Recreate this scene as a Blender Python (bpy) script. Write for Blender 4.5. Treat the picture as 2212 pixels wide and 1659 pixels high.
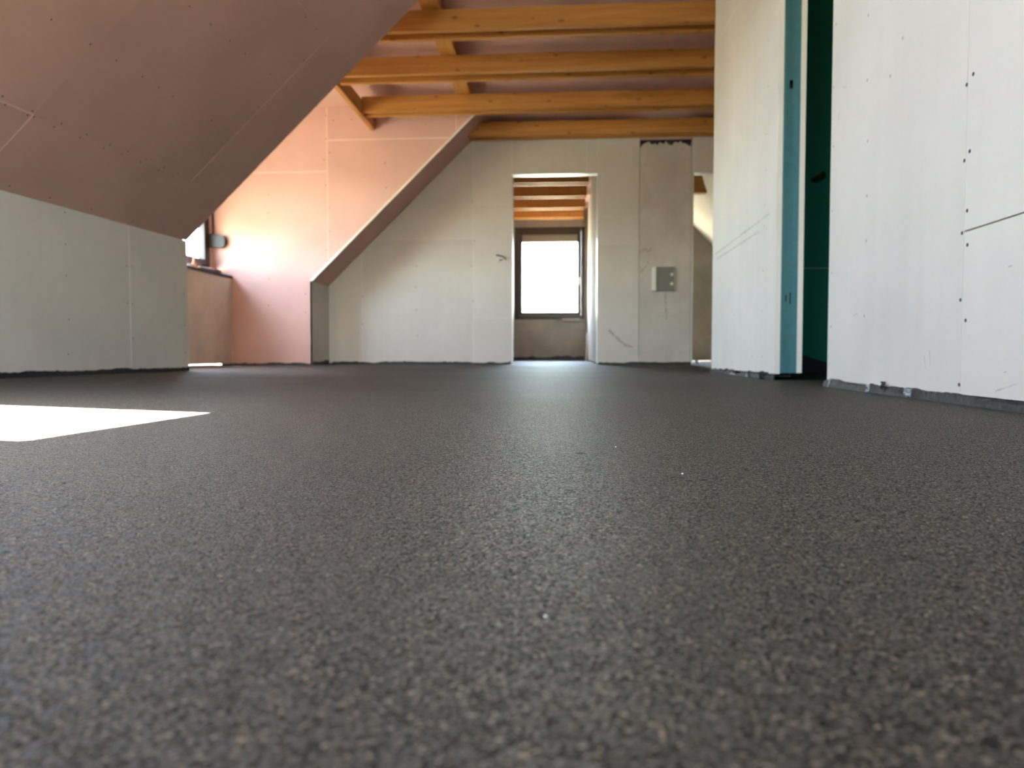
import bpy, bmesh, math, random
from mathutils import Vector as V, Matrix
random.seed(7)
for o in list(bpy.data.objects): bpy.data.objects.remove(o)
scene = bpy.context.scene
COL = scene.collection

# ------------------------------------------------------------------ camera
FPX, CX, CY, CAMH = 1600.0, 1106.0, 829.5, 0.11
PSI = math.atan((1217 - CX) / FPX)
TH = math.atan((CY - 765) / FPX)
cd = bpy.data.cameras.new('camera')
cam = bpy.data.objects.new('camera', cd); COL.objects.link(cam)
cam.location = (0, 0, CAMH)
cam.rotation_euler = (math.pi / 2 - TH, 0, PSI)
cd.sensor_fit = 'HORIZONTAL'; cd.sensor_width = 36.0
cd.lens = FPX / 2212 * 36.0
cd.clip_start = 0.01; cd.clip_end = 500
cd.dof.use_dof = True
cd.dof.focus_distance = 0.80
cd.dof.aperture_fstop = cd.lens / 3.1          # entrance pupil about 3 mm, as in a phone
scene.camera = cam

# ------------------------------------------------------------------ light
SUNV = V((0.42, -0.45, -1.0)).normalized()     # direction in which the sunlight travels
w = bpy.data.worlds.new('sky'); scene.world = w; w.use_nodes = True
nt = w.node_tree; bg = nt.nodes['Background']
sky = nt.nodes.new('ShaderNodeTexSky'); sky.sky_type = 'NISHITA'
sky.sun_disc = False
sky.sun_elevation = math.asin(-SUNV.z)
sky.sun_rotation = math.atan2(-SUNV.x, -SUNV.y)
sky.air_density = 1.3; sky.dust_density = 1.2; sky.ozone_density = 1.0
hz = nt.nodes.new('ShaderNodeHueSaturation'); hz.inputs['Saturation'].default_value = 0.72   # summer haze
nt.links.new(sky.outputs[0], hz.inputs['Color']); nt.links.new(hz.outputs[0], bg.inputs[0])
bg.inputs[1].default_value = 1.45
sl = bpy.data.lights.new('sun', 'SUN'); sl.energy = 175.0; sl.angle = math.radians(0.53)
sl.color = (1.0, 0.92, 0.80)
so = bpy.data.objects.new('sun', sl); COL.objects.link(so)
so.rotation_euler = SUNV.to_track_quat('-Z', 'Y').to_euler(); so.location = (-8, 8, 12)

def portal(center, normal, up, sx, sy):
    """sampling guide in a window opening: emits nothing, only steers sky sampling"""
    l = bpy.data.lights.new('window_portal', 'AREA'); l.shape = 'RECTANGLE'; l.size = sx; l.size_y = sy
    l.cycles.is_portal = True
    o = bpy.data.objects.new('window_portal', l); COL.objects.link(o)
    z = -V(normal).normalized(); y = V(up).normalized(); x = y.cross(z)
    m = Matrix((x, y, z)).transposed().to_4x4(); m.translation = V(center); o.matrix_world = m

vs = scene.view_settings
vs.view_transform = 'Standard'; vs.look = 'None'; vs.gamma = 1.0; vs.use_curve_mapping = False
vs.exposure = 2.5
scene.cycles.max_bounces = 14; scene.cycles.diffuse_bounces = 10; scene.cycles.glossy_bounces = 4
scene.cycles.sample_clamp_indirect = 12.0
scene.cycles.caustics_reflective = False; scene.cycles.caustics_refractive = False

# ------------------------------------------------------------------ survey: sight lines measured in the photograph, cut with real planes
Fv = V((-math.sin(PSI) * math.cos(TH), math.cos(PSI) * math.cos(TH), -math.sin(TH)))
Rv = V((math.cos(PSI), math.sin(PSI), 0)); Uv = Rv.cross(Fv); C0 = V((0, 0, CAMH))
def ray(x, y): return Fv + Rv * ((x - CX) / FPX) + Uv * ((CY - y) / FPX)
def at_y(x, y, Y): d = ray(x, y); return C0 + d * (Y / d.y)
def at_x(x, y, X): d = ray(x, y); return C0 + d * (X / d.x)
def at_plane(x, y, P, n): d = ray(x, y); return C0 + d * ((P - C0).dot(n) / d.dot(n))

# ------------------------------------------------------------------ materials
MATS = {}
def newmat(name):
    m = bpy.data.materials.new(name); m.use_nodes = True
    n = m.node_tree.nodes; l = m.node_tree.links
    MATS[name] = m
    return m, n, l, n['Principled BSDF']
def nd(n, t, **k):
    x = n.new(t)
    for a, b in k.items(): setattr(x, a, b)
    return x
def ramp(n, stops):
    r = n.new('ShaderNodeValToRGB'); e = r.color_ramp.elements
    e[0].position, e[0].color = stops[0][0], (*stops[0][1], 1); e[1].position, e[1].color = stops[-1][0], (*stops[-1][1], 1)
    for p, c in stops[1:-1]:
        q = e.new(p); q.color = (*c, 1)
    return r
def mix(n, l, fac, a, b, mode='MIX'):
    m = n.new('ShaderNodeMix'); m.data_type = 'RGBA'; m.blend_type = mode
    for k, v in ((0, fac), (6, a), (7, b)):
        if hasattr(v, 'is_linked'): l.new(v, m.inputs[k])
        elif k == 0: m.inputs[0].default_value = v
        else: m.inputs[k].default_value = (*v, 1)
    return m.outputs[2]

def board_mat(name, col, var=0.05, rough=0.85, streak=0.025, smudge=0.0, scol=(0.2, 0.19, 0.17)):
    m, n, l, b = newmat(name)
    tc = nd(n, 'ShaderNodeTexCoord'); oi = nd(n, 'ShaderNodeObjectInfo')
    no = nd(n, 'ShaderNodeTexNoise'); no.inputs['Scale'].default_value = 2.2; no.inputs['Detail'].default_value = 4
    l.new(tc.outputs['Object'], no.inputs['Vector'])
    mp = nd(n, 'ShaderNodeMapping'); mp.inputs['Scale'].default_value = (14, 14, 0.8)
    l.new(tc.outputs['Object'], mp.inputs['Vector'])
    st = nd(n, 'ShaderNodeTexNoise'); st.inputs['Scale'].default_value = 1.0; st.inputs['Detail'].default_value = 3
    l.new(mp.outputs[0], st.inputs['Vector'])
    lo = tuple(c * (1 - var * 2) for c in col); hi = tuple(min(1, c * (1 + var)) for c in col)
    r = ramp(n, [(0.3, lo), (0.7, hi)]); l.new(no.outputs[0], r.inputs[0])
    r2 = ramp(n, [(0.35, (1 - streak,) * 3), (0.65, (1, 1, 1))]); l.new(st.outputs[0], r2.inputs[0])
    c = mix(n, l, 1.0, r.outputs[0], r2.outputs[0], 'MULTIPLY')
    mr = nd(n, 'ShaderNodeMapRange'); mr.inputs[3].default_value = 0.965; mr.inputs[4].default_value = 1.02
    l.new(oi.outputs['Random'], mr.inputs[0])
    c = mix(n, l, 1.0, c, mr.outputs[0], 'MULTIPLY')
    if smudge:
        s = nd(n, 'ShaderNodeTexNoise'); s.inputs['Scale'].default_value = 5.0; s.inputs['Detail'].default_value = 6; s.inputs['Roughness'].default_value = .65
        l.new(tc.outputs['Object'], s.inputs['Vector'])
        r3 = ramp(n, [(0.52, (0, 0, 0)), (0.78, (smudge,) * 3)]); l.new(s.outputs[0], r3.inputs[0])
        c = mix(n, l, r3.outputs[0], c, scol)
    l.new(c, b.inputs['Base Color'])
    b.inputs['Roughness'].default_value = rough; b.inputs['Specular IOR Level'].default_value = 0.25
    bn = nd(n, 'ShaderNodeTexNoise'); bn.inputs['Scale'].default_value = 500; bn.inputs['Detail'].default_value = 2
    l.new(tc.outputs['Object'], bn.inputs['Vector'])
    bp = nd(n, 'ShaderNodeBump'); bp.inputs['Strength'].default_value = .12; bp.inputs['Distance'].default_value = .0006
    l.new(bn.outputs[0], bp.inputs['Height']); l.new(bp.outputs[0], b.inputs['Normal'])
    return m
board_mat('grey_board', (0.68, 0.655, 0.61), var=.03, smudge=0.06)
board_mat('pink_board', (0.68, 0.44, 0.385), var=0.04, streak=0.0)
board_mat('green_board', (0.014, 0.20, 0.145), var=0.04)
board_mat('chimney_plaster', (0.60, 0.57, 0.525), var=0.08, smudge=0.22, rough=.95)
board_mat('parapet_plaster', (0.78, 0.73, 0.655), var=0.08, smudge=0.15, rough=.95)
board_mat('joint_filler', (0.80, 0.76, 0.68), var=0.03)
board_mat('joint_filler_pink', (0.80, 0.60, 0.52), var=0.03)
board_mat('joint_filler_grey', (0.74, 0.715, 0.675), var=0.03)
board_mat('raw_masonry', (0.38, 0.365, 0.33), var=0.12, smudge=.3, rough=.95)
board_mat('outside_render', (0.75, 0.74, 0.70))
board_mat('gypsum_core', (0.80, 0.77, 0.70))

def plain(name, col, rough=.5, metal=0.0, spec=.5, noise=0.0, nscale=30):
    m, n, l, b = newmat(name)
    b.inputs['Roughness'].default_value = rough; b.inputs['Metallic'].default_value = metal
    b.inputs['Specular IOR Level'].default_value = spec
    tc = nd(n, 'ShaderNodeTexCoord'); no = nd(n, 'ShaderNodeTexNoise'); no.inputs['Scale'].default_value = nscale; no.inputs['Detail'].default_value = 4
    l.new(tc.outputs['Object'], no.inputs['Vector'])
    r = ramp(n, [(.3, tuple(c * (1 - noise) for c in col)), (.7, tuple(min(1, c * (1 + noise)) for c in col))])
    l.new(no.outputs[0], r.inputs[0]); l.new(r.outputs[0], b.inputs['Base Color'])
    return m
plain('window_dark', (0.028, 0.022, 0.022), .4, noise=.15)
plain('sill_dark', (0.022, 0.018, 0.017), .5, spec=.2, noise=.2)
plain('shutter', (0.42, 0.38, 0.33), .5, noise=.05)
plain('screw', (0.025, 0.025, 0.027), .5, metal=.3)
plain('screw_pink', (0.07, 0.05, 0.045), .6)
plain('galvanised', (0.62, 0.66, 0.68), .38, metal=.85, noise=.12, nscale=60)
plain('steel', (0.60, 0.59, 0.57), .3, metal=1.0, noise=.08)
plain('steel_lit', (0.72, 0.70, 0.66), .32, metal=.3)  # for the lit lip of the flap, brightness put into the colour
plain('steel_dull', (0.20, 0.19, 0.175), .5, metal=.6)
plain('edge_foam', (0.03, 0.03, 0.034), .6, spec=.2, noise=.35, nscale=80)
plain('black_foil', (0.012, 0.012, 0.013), .5, noise=.3)
plain('clear_foil', (0.34, 0.355, 0.38), .22, noise=.1)
plain('white_plastic', (0.78, 0.78, 0.76), .4)
plain('orange_plastic', (0.72, 0.20, 0.08), .4)
plain('grey_plastic', (0.055, 0.057, 0.065), .5, spec=.25, noise=.1)
plain('black_rubber', (0.01, 0.01, 0.01), .6)
plain('scuff_dark', (0.45, 0.425, 0.385), .9, noise=.3)
plain('pebble', (0.035, 0.03, 0.027), .8, noise=.4, nscale=300)
plain('white_grain', (0.75, 0.74, 0.72), .4)
plain('outside_ground', (0.085, 0.08, 0.06), .95, noise=.3, nscale=.4)
plain('roof_tile', (0.16, 0.07, 0.05), .8, noise=.2, nscale=3)

def glass_mat():
    m, n, l, b = newmat('pane')
    n.remove(b)
    out = n['Material Output']; tr = nd(n, 'ShaderNodeBsdfTransparent'); gl = nd(n, 'ShaderNodeBsdfGlossy'); mx = nd(n, 'ShaderNodeMixShader')
    lw = nd(n, 'ShaderNodeLayerWeight'); lw.inputs[0].default_value = .5
    pw = nd(n, 'ShaderNodeMath', operation='POWER'); pw.inputs[1].default_value = 5.0; l.new(lw.outputs['Facing'], pw.inputs[0])
    fr = nd(n, 'ShaderNodeMath', operation='MULTIPLY_ADD'); fr.inputs[1].default_value = .8; fr.inputs[2].default_value = .04; l.new(pw.outputs[0], fr.inputs[0])
    tr.inputs[0].default_value = (.95, .97, .96, 1); gl.inputs['Roughness'].default_value = 0.02
    l.new(fr.outputs[0], mx.inputs[0]); l.new(tr.outputs[0], mx.inputs[1]); l.new(gl.outputs[0], mx.inputs[2]); l.new(mx.outputs[0], out.inputs[0])
glass_mat()

def wood_mat(name, axis, light, dark):
    m, n, l, b = newmat(name)
    tc = nd(n, 'ShaderNodeTexCoord'); oi = nd(n, 'ShaderNodeObjectInfo')
    ad = nd(n, 'ShaderNodeVectorMath', operation='ADD')
    sc = nd(n, 'ShaderNodeVectorMath', operation='SCALE'); sc.inputs['Scale'].default_value = 37.0
    cb = nd(n, 'ShaderNodeCombineXYZ')
    for k in range(3): l.new(oi.outputs['Random'], cb.inputs[k])
    l.new(cb.outputs[0], sc.inputs[0]); l.new(tc.outputs['Object'], ad.inputs[0]); l.new(sc.outputs[0], ad.inputs[1])
    mp = nd(n, 'ShaderNodeMapping'); s = [16, 16, 16]; s[axis] = 0.9; mp.inputs['Scale'].default_value = s
    l.new(ad.outputs[0], mp.inputs['Vector'])
    g = nd(n, 'ShaderNodeTexNoise'); g.inputs['Scale'].default_value = 2.0; g.inputs['Detail'].default_value = 6; g.inputs['Distortion'].default_value = .6
    l.new(mp.outputs[0], g.inputs['Vector'])
    r = ramp(n, [(.28, dark), (.5, tuple((a + c) / 2 for a, c in zip(light, dark))), (.72, light)]); l.new(g.outputs[0], r.inputs[0])
    mk = nd(n, 'ShaderNodeMapping'); s = [11, 11, 11]; s[axis] = 5.5; mk.inputs['Scale'].default_value = s
    l.new(ad.outputs[0], mk.inputs['Vector'])
    vo = nd(n, 'ShaderNodeTexVoronoi'); vo.inputs['Scale'].default_value = 1.0
    l.new(mk.outputs[0], vo.inputs['Vector'])
    rk = ramp(n, [(.05, (1, 1, 1)), (.17, (0, 0, 0))]); l.new(vo.outputs['Distance'], rk.inputs[0])
    kf = nd(n, 'ShaderNodeMath', operation='MULTIPLY'); kf.inputs[1].default_value = .75; l.new(rk.outputs[0], kf.inputs[0])
    c = mix(n, l, kf.outputs[0], r.outputs[0], (0.16, 0.055, 0.015))
    l.new(c, b.inputs['Base Color']); b.inputs['Roughness'].default_value = .55
    bp = nd(n, 'ShaderNodeBump'); bp.inputs['Strength'].default_value = .15; bp.inputs['Distance'].default_value = .002
    l.new(g.outputs[0], bp.inputs['Height']); l.new(bp.outputs[0], b.inputs['Normal'])
wood_mat('spruce_x', 0, (0.60, 0.295, 0.068), (0.43, 0.185, 0.036))
wood_mat('spruce_y', 1, (0.60, 0.295, 0.068), (0.43, 0.185, 0.036))

def floor_mat():
    m, n, l, b = newmat('screed')
    tc = nd(n, 'ShaderNodeTexCoord')
    def noise(s, d=3, r=.5):
        x = nd(n, 'ShaderNodeTexNoise'); x.inputs['Scale'].default_value = s; x.inputs['Detail'].default_value = d; x.inputs['Roughness'].default_value = r
        l.new(tc.outputs['Object'], x.inputs['Vector']); return x
    big = noise(1.1, 4); mid = noise(260, 3, .6)
    c1 = ramp(n, [(.3, (0.021, 0.0170, 0.0128)), (.7, (0.029, 0.0238, 0.0182))]); l.new(big.outputs[0], c1.inputs[0])
    # sand grains, each with its own tone; glints painted as the brightest few
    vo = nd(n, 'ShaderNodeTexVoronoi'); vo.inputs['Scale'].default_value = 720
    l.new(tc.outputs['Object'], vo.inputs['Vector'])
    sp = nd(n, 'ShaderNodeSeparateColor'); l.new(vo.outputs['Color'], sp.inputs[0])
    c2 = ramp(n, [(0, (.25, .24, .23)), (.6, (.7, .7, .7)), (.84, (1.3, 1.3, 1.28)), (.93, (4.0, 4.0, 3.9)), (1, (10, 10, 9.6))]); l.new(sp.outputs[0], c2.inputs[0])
    c3 = ramp(n, [(.3, (.75,) * 3), (.7, (1.25,) * 3)]); l.new(mid.outputs[0], c3.inputs[0])
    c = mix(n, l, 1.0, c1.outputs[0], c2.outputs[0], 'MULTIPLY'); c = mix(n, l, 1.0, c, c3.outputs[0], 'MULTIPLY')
    l.new(c, b.inputs['Base Color'])
    rr = ramp(n, [(.3, (.54,) * 3), (.7, (.63,) * 3)]); l.new(big.outputs[0], rr.inputs[0])
    l.new(rr.outputs[0], b.inputs['Roughness'])
    sr = ramp(n, [(.15, (.08,) * 3), (.9, (.62,) * 3)]); l.new(sp.outputs[1], sr.inputs[0]); l.new(sr.outputs[0], b.inputs['Specular IOR Level'])
    b1 = nd(n, 'ShaderNodeBump'); b1.inputs['Strength'].default_value = 1.0; b1.inputs['Distance'].default_value = .0006; b1.invert = True
    l.new(vo.outputs['Distance'], b1.inputs['Height'])
    b2 = nd(n, 'ShaderNodeBump'); b2.inputs['Strength'].default_value = .6; b2.inputs['Distance'].default_value = .0009
    l.new(mid.outputs[0], b2.inputs['Height']); l.new(b1.outputs[0], b2.inputs['Normal'])
    wv = noise(2.4, 2); b3 = nd(n, 'ShaderNodeBump'); b3.inputs['Strength'].default_value = .8; b3.inputs['Distance'].default_value = .010
    l.new(wv.outputs[0], b3.inputs['Height']); l.new(b2.outputs[0], b3.inputs['Normal'])
    # every grain lies a little tilted, so single grains glint
    sb = nd(n, 'ShaderNodeVectorMath', operation='SUBTRACT'); sb.inputs[1].default_value = (.5, .5, .5); l.new(vo.outputs['Color'], sb.inputs[0])
    ml = nd(n, 'ShaderNodeVectorMath', operation='MULTIPLY'); ml.inputs[1].default_value = (.62, .62, 0); l.new(sb.outputs[0], ml.inputs[0])
    av = nd(n, 'ShaderNodeVectorMath', operation='ADD'); l.new(b3.outputs[0], av.inputs[0]); l.new(ml.outputs[0], av.inputs[1])
    nz = nd(n, 'ShaderNodeVectorMath', operation='NORMALIZE'); l.new(av.outputs[0], nz.inputs[0]); l.new(nz.outputs[0], b.inputs['Normal'])
floor_mat()

# ------------------------------------------------------------------ builders
def wpos(o):
    p = V((0, 0, 0))
    while o: p += o.location; o = o.parent
    return p
def tag(o, label=None, cat=None, group=None, kind=None):
    if label: o['label'] = label
    if cat: o['category'] = cat
    if group: o['group'] = group
    if kind: o['kind'] = kind
    return o
def empty(name, loc, label=None, cat=None, group=None, kind=None):
    o = bpy.data.objects.new(name, None); COL.objects.link(o); o.location = loc; o.empty_display_size = .05
    return tag(o, label, cat, group, kind)
def mk(name, verts, faces, mat, parent=None, smooth=False, origin=None):
    base = wpos(parent) if parent else V((0, 0, 0))
    loc = V((0, 0, 0)) if origin is None else V(origin) - base
    me = bpy.data.meshes.new(name)
    me.from_pydata([tuple(V(v) - base - loc) for v in verts], [], faces)
    bm = bmesh.new(); bm.from_mesh(me); bmesh.ops.recalc_face_normals(bm, faces=bm.faces); bm.to_mesh(me); bm.free()
    me.materials.append(MATS[mat])
    if smooth:
        for p in me.polygons: p.use_smooth = True
    o = bpy.data.objects.new(name, me); COL.objects.link(o); o.parent = parent; o.location = loc
    return o
def prism(pts, off):
    """closed prism: polygon pts (3d) and the same polygon shifted by off"""
    k = len(pts); v = [V(p) for p in pts] + [V(p) + V(off) for p in pts]
    f = [list(range(k)), list(range(2 * k - 1, k - 1, -1))] + [[i, (i + 1) % k, (i + 1) % k + k, i + k] for i in range(k)]
    return v, f
def join(parts):
    v, f = [], []
    for a, b in parts:
        s = len(v); v += a; f += [[i + s for i in q] for q in b]
    return v, f
def boxg(x0, x1, y0, y1, z0, z1):
    return prism([(x0, y0, z0), (x1, y0, z0), (x1, y1, z0), (x0, y1, z0)], (0, 0, z1 - z0))
def box(name, a, mat, parent=None, bevel=0, origin=None):
    v, f = boxg(*a); o = mk(name, v, f, mat, parent, origin=origin)
    if bevel:
        bm = bmesh.new(); bm.from_mesh(o.data); bmesh.ops.bevel(bm, geom=bm.edges[:], offset=bevel, segments=2, affect='EDGES'); bm.to_mesh(o.data); bm.free()
    return o
def tube(pts, r, seg=8, taper=None):
    pts = [V(p) for p in pts]; v, f = [], []
    for i, p in enumerate(pts):
        t = (pts[min(i + 1, len(pts) - 1)] - pts[max(i - 1, 0)]).normalized()
        a = t.cross(V((0, 0, 1)) if abs(t.z) < .9 else V((1, 0, 0))).normalized(); b = t.cross(a)
        rr = taper[i] if taper else r
        for k in range(seg):
            q = 2 * math.pi * k / seg; v.append(p + a * (rr * math.cos(q)) + b * (rr * math.sin(q)))
    for i in range(len(pts) - 1):
        for k in range(seg): f.append([i * seg + k, i * seg + (k + 1) % seg, (i + 1) * seg + (k + 1) % seg, (i + 1) * seg + k])
    f += [list(range(seg))[::-1], list(range(len(v) - seg, len(v)))]
    return v, f
def clip(poly, a, b, c):
    """keep the side a*x+b*y<=c of a 2d polygon"""
    out = []
    for i in range(len(poly)):
        p, q = poly[i], poly[(i + 1) % len(poly)]
        dp, dq = a * p[0] + b * p[1] - c, a * q[0] + b * q[1] - c
        if dp <= 0: out.append(p)
        if (dp < 0 < dq) or (dq < 0 < dp):
            t = dp / (dp - dq); out.append((p[0] + t * (q[0] - p[0]), p[1] + t * (q[1] - p[1])))
    return out
class Frame:
    """a flat surface: point(u,v) on it, n towards the room"""
    def __init__(s, O, u, v, n): s.O, s.u, s.v, s.n = V(O), V(u), V(v), V(n).normalized()
    def p(s, u, v, h=0): return s.O + s.u * u + s.v * v + s.n * h
    def uv(s, P):
        d = V(P) - s.O; a, b, c = s.u.dot(s.u), s.u.dot(s.v), s.v.dot(s.v); e, g = d.dot(s.u), d.dot(s.v); D = a * c - b * b
        return (e * c - g * b) / D, (g * a - e * b) / D
    def px(s, x, y): return s.uv(at_plane(x, y, s.O, s.n))
BT = 0.0125
def board(fr, rect, gap=0.002, mat='grey_board', parent=None, clips=(), name='plasterboard', h=0.0):
    """one board: rect u0,u1,v0,v1 shrunk by the joint gap, clipped, its face at height h, BT thick"""
    u0, u1, v0, v1 = rect; g = gap if isinstance(gap, tuple) else (gap,) * 4
    poly = [(u0 + g[0], v0 + g[2]), (u1 - g[1], v0 + g[2]), (u1 - g[1], v1 - g[3]), (u0 + g[0], v1 - g[3])]
    for c in clips: poly = clip(poly, *c)
    if len(poly) < 3: return None
    c = fr.p(sum(p[0] for p in poly) / len(poly), sum(p[1] for p in poly) / len(poly))
    v, f = prism([fr.p(a, b, h) for a, b in poly], fr.n * -BT)
    return mk(name, v, f, mat, parent, origin=c)
def discs(name, pts, fr, r, mat, parent, h=0.0006, seg=8):
    """small screw heads / spots on a surface, joined (each far below 10 pixels)"""
    g = []
    for (u, v) in pts:
        g.append(prism([fr.p(u, v, -.0005) + fr.u.normalized() * (r * math.cos(6.2832 * k / seg)) + fr.n.cross(fr.u.normalized()) * (r * math.sin(6.2832 * k / seg)) for k in range(seg)], fr.n * (h + .0005)))
    o = mk(name, *join(g), mat, parent); o['kind'] = 'stuff'; return o
def ragged(name, path, h0, h1, mat, label, cat, out=0.006, step=.012, bulge=.006, nrm=None, seed=0):
    """torn strip standing at a wall's foot: a crumpled ribbon with thickness"""
    rnd = random.Random(seed); A, B = V(path[0]), V(path[1]); L = (B - A).length; t = (B - A) / L
    nrm = V(nrm).normalized(); N = max(6, int(L / step)); v, f = [], []
    hh = (h0 + h1) / 2; lump = 0; wob = [0] * 4
    for i in range(N + 1):
        hh += rnd.uniform(-1, 1) * (h1 - h0) * .28; hh = min(max(hh, h0), h1)
        if rnd.random() < .035: lump = rnd.uniform(.4, 1.0) * (h1 - h0)
        lump *= .6; H = hh + lump
        P = A + t * (L * i / N)
        for k, z in enumerate((0, .35, .7, 1.0)):
            wob[k] = wob[k] * .8 + rnd.uniform(-.5, .62) * .55; o = out * (1 - .55 * z) + (max(-.5, min(1, wob[k])) * bulge * (.3 + z) if k else 0)
            v.append(P + nrm * max(o, .0015) + V((0, 0, H * z + .0005)))
        v.append(P + nrm * .0008 + V((0, 0, H * .98 + .0005))); v.append(P + nrm * .0008 + V((0, 0, .0005)))
    for i in range(N):
        for k in range(6):
            a = i * 6 + k; b = i * 6 + (k + 1) % 6; f.append([a, b, b + 6, a + 6])
    f += [list(range(6)), list(range(N * 6, N * 6 + 6))]
    o = mk(name, v, f, mat); return tag(o, label, cat, 'edge strips at the foot of the walls')

# ------------------------------------------------------------------ key planes
ZT = 2.38                       # underside of the timber ties
ZC = 2.60                       # pink ceiling above them
YF = 8.0; YG = 12.85; YB = -2.3 # far wall, far gable, gable behind the camera
WT = 0.13                       # partition thickness
XK = at_y(710, 617, YF).x       # far knee wall
YC = at_x(672, 607, XK).y       # dormer cheek
RK = at_y(1010, 262, YC); KZ = at_x(672, 607, XK).z
TANF = (RK.z - KZ) / (RK.x - XK)
XP = at_y(500, 597, YC).x       # parapet of the dormer
KA = V((-2.474, 4.743, .855)); KB = V((-2.545, 3.215, .855))
kd = (KB - KA).normalized()
rt = at_y(905, 0, KA.y); rk = (rt - KA).normalized()
XE = 3.72                       # right eave knee

def structure(o): o['kind'] = 'structure'; return o

# ------------------------------------------------------------------ floor, ground, gables
structure(box('floor', (-3.9, 4.1, YB - .3, YG + .3, -.25, 0.0), 'screed'))
structure(box('ground', (-90, 90, -90, 90, -6.2, -6.0), 'outside_ground'))
for i, (a) in enumerate([(-3.9, 4.1, YB - .3, -0, -6.0, -.25)]):
    structure(box('wall_storey_below', (-3.88, 4.08, YB - .28, YG + .28, -6.0, -.26), 'outside_render'))

# ------------------------------------------------------------------ far wall with two doorways
fw = structure(empty('wall_far', (0, YF, 0)))
FF = Frame((0, YF, 0), (1, 0, 0), (0, 0, 1), (0, -1, 0))
D1L, D1R = at_y(1107, 500, YF).x, at_y(1290.5, 500, YF).x
D1T = at_y(1200, 375, YF).z
CHL, CHR = at_y(1380.5, 500, YF).x, at_y(1493.5, 500, YF).x
D2L = CHR + .02; D2R = D2L + .92; D2T = at_y(1520, 372, YF).z
def core(name, a, mat='joint_filler', parent=None): return box(name, a, mat, parent)
yb0, yb1 = YF + .0014, YF + WT - BT + .003
for a in [(XK - .2, D1L - .003, yb0, yb1, 0.012, ZC), (D1L - .003, D1R + .003, yb0, yb1, D1T + .004, ZC), (D1R + .003, CHL, yb0, yb1, 0.012, ZC),
          (CHR, D2L - .003, yb0, yb1, .012, ZC), (D2L - .003, D2R + .003, yb0, yb1, D2T + .004, ZC), (D2R + .003, XE + .2, yb0, yb1, .012, ZC)]:
    core('wall_core', a, 'joint_filler_grey', fw)
slopeclip = (-TANF, 1.0, KZ - TANF * XK - .001)            # v <= KZ + TANF*(u-XK)
S1 = at_y(1022, 500, YF).x; S0 = at_y(782, 600, YF).x; z_a = at_y(900, 517, YF).z; z_b = at_y(1060, 442, YF).z; z_c = at_y(1060, 687, YF).z
def zf(x, y): return at_y(x, y, YF).z
fb = [(XK - .01, S0, .016, ZC), (S0, S1, .016, z_a), (S0 - .3, S1, z_a, ZC), (S1, D1L, .016, z_c), (S1, D1L, z_c, z_b), (S1, D1L, z_b, ZC),
      (D1L, at_y(1268, 330, YF).x, D1T, ZC), (at_y(1268, 330, YF).x, D1R, D1T, ZC), (D1R, CHL, .016, zf(1340, 527)), (D1R, CHL, zf(1340, 527), zf(1340, 468)), (D1R, CHL, zf(1340, 468), ZC),
      (CHR, D2L, .016, ZC), (D2L, D2R, D2T, ZC), (D2R, XE, .016, ZC)]
for r in fb:
    board(FF, r, .0045, 'grey_board', fw, clips=[slopeclip] if r[1] < -.4 and r[0] < -.9 else ())
FBk = Frame((0, YF + WT, 0), (1, 0, 0), (0, 0, 1), (0, 1, 0))
for r in [(XK - .2, D1L, .016, ZC), (D1L, D1R, D1T, ZC), (D1R, CHL, .016, ZC), (CHR, D2L, .016, ZC), (D2L, D2R, D2T, ZC), (D2R, XE, .016, ZC)]: board(FBk, r, .001, 'grey_board', fw)
# doorway linings: galvanised profiles
def lining(xl, xr, zt, nm):
    e = structure(empty(nm, (xl, YF, 0)))
    y0, y1 = YF + .006, YF + WT - .006
    box('jamb_profile', (xl - .002, xl + .0025, y0, y1, .004, zt), 'galvanised', e)
    box('jamb_profile', (xr - .0025, xr + .002, y0, y1, .004, zt), 'galvanised', e)
    box('head_profile', (xl, xr, y0, y1, zt - .003, zt + .001), 'galvanised', e)
lining(D1L, D1R, D1T, 'door_1'); lining(D2L, D2R, D2T, 'door_2')

# chimney between the doorways
ch = tag(empty('chimney', (CHL, YF, 0)), 'grey plastered chimney shaft flush in the far wall between two doorways', 'chimney')
box('shaft', (CHL + .004, CHR - .004, YF - .002, YF + .5, .012, ZT - .02), 'chimney_plaster', ch)
rn = random.Random(3); pts = []
x = CHL + .01
top = []
while x < CHR - .02:
    top.append((x, ZT - .022 - (rn.uniform(.0, .018) if rn.random() < .6 else rn.uniform(.02, .05)))); x += .022
top[-1] = (CHR - .012, ZT - .085); top[-2] = (CHR - .04, ZT - .075); top[0] = (CHL + .004, ZT - .09); top[1] = (CHL + .028, ZT - .06)
poly = [(a, YF - .0035, b) for a, b in top] + [(CHR - .006, YF - .0035, ZT - .012), (CHL + .004, YF - .0035, ZT - .012)]
mk('gap_shade', *prism(poly, (0, .003, 0)), 'black_foil', ch)  # black plate standing in for the shade inside the gap
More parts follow.
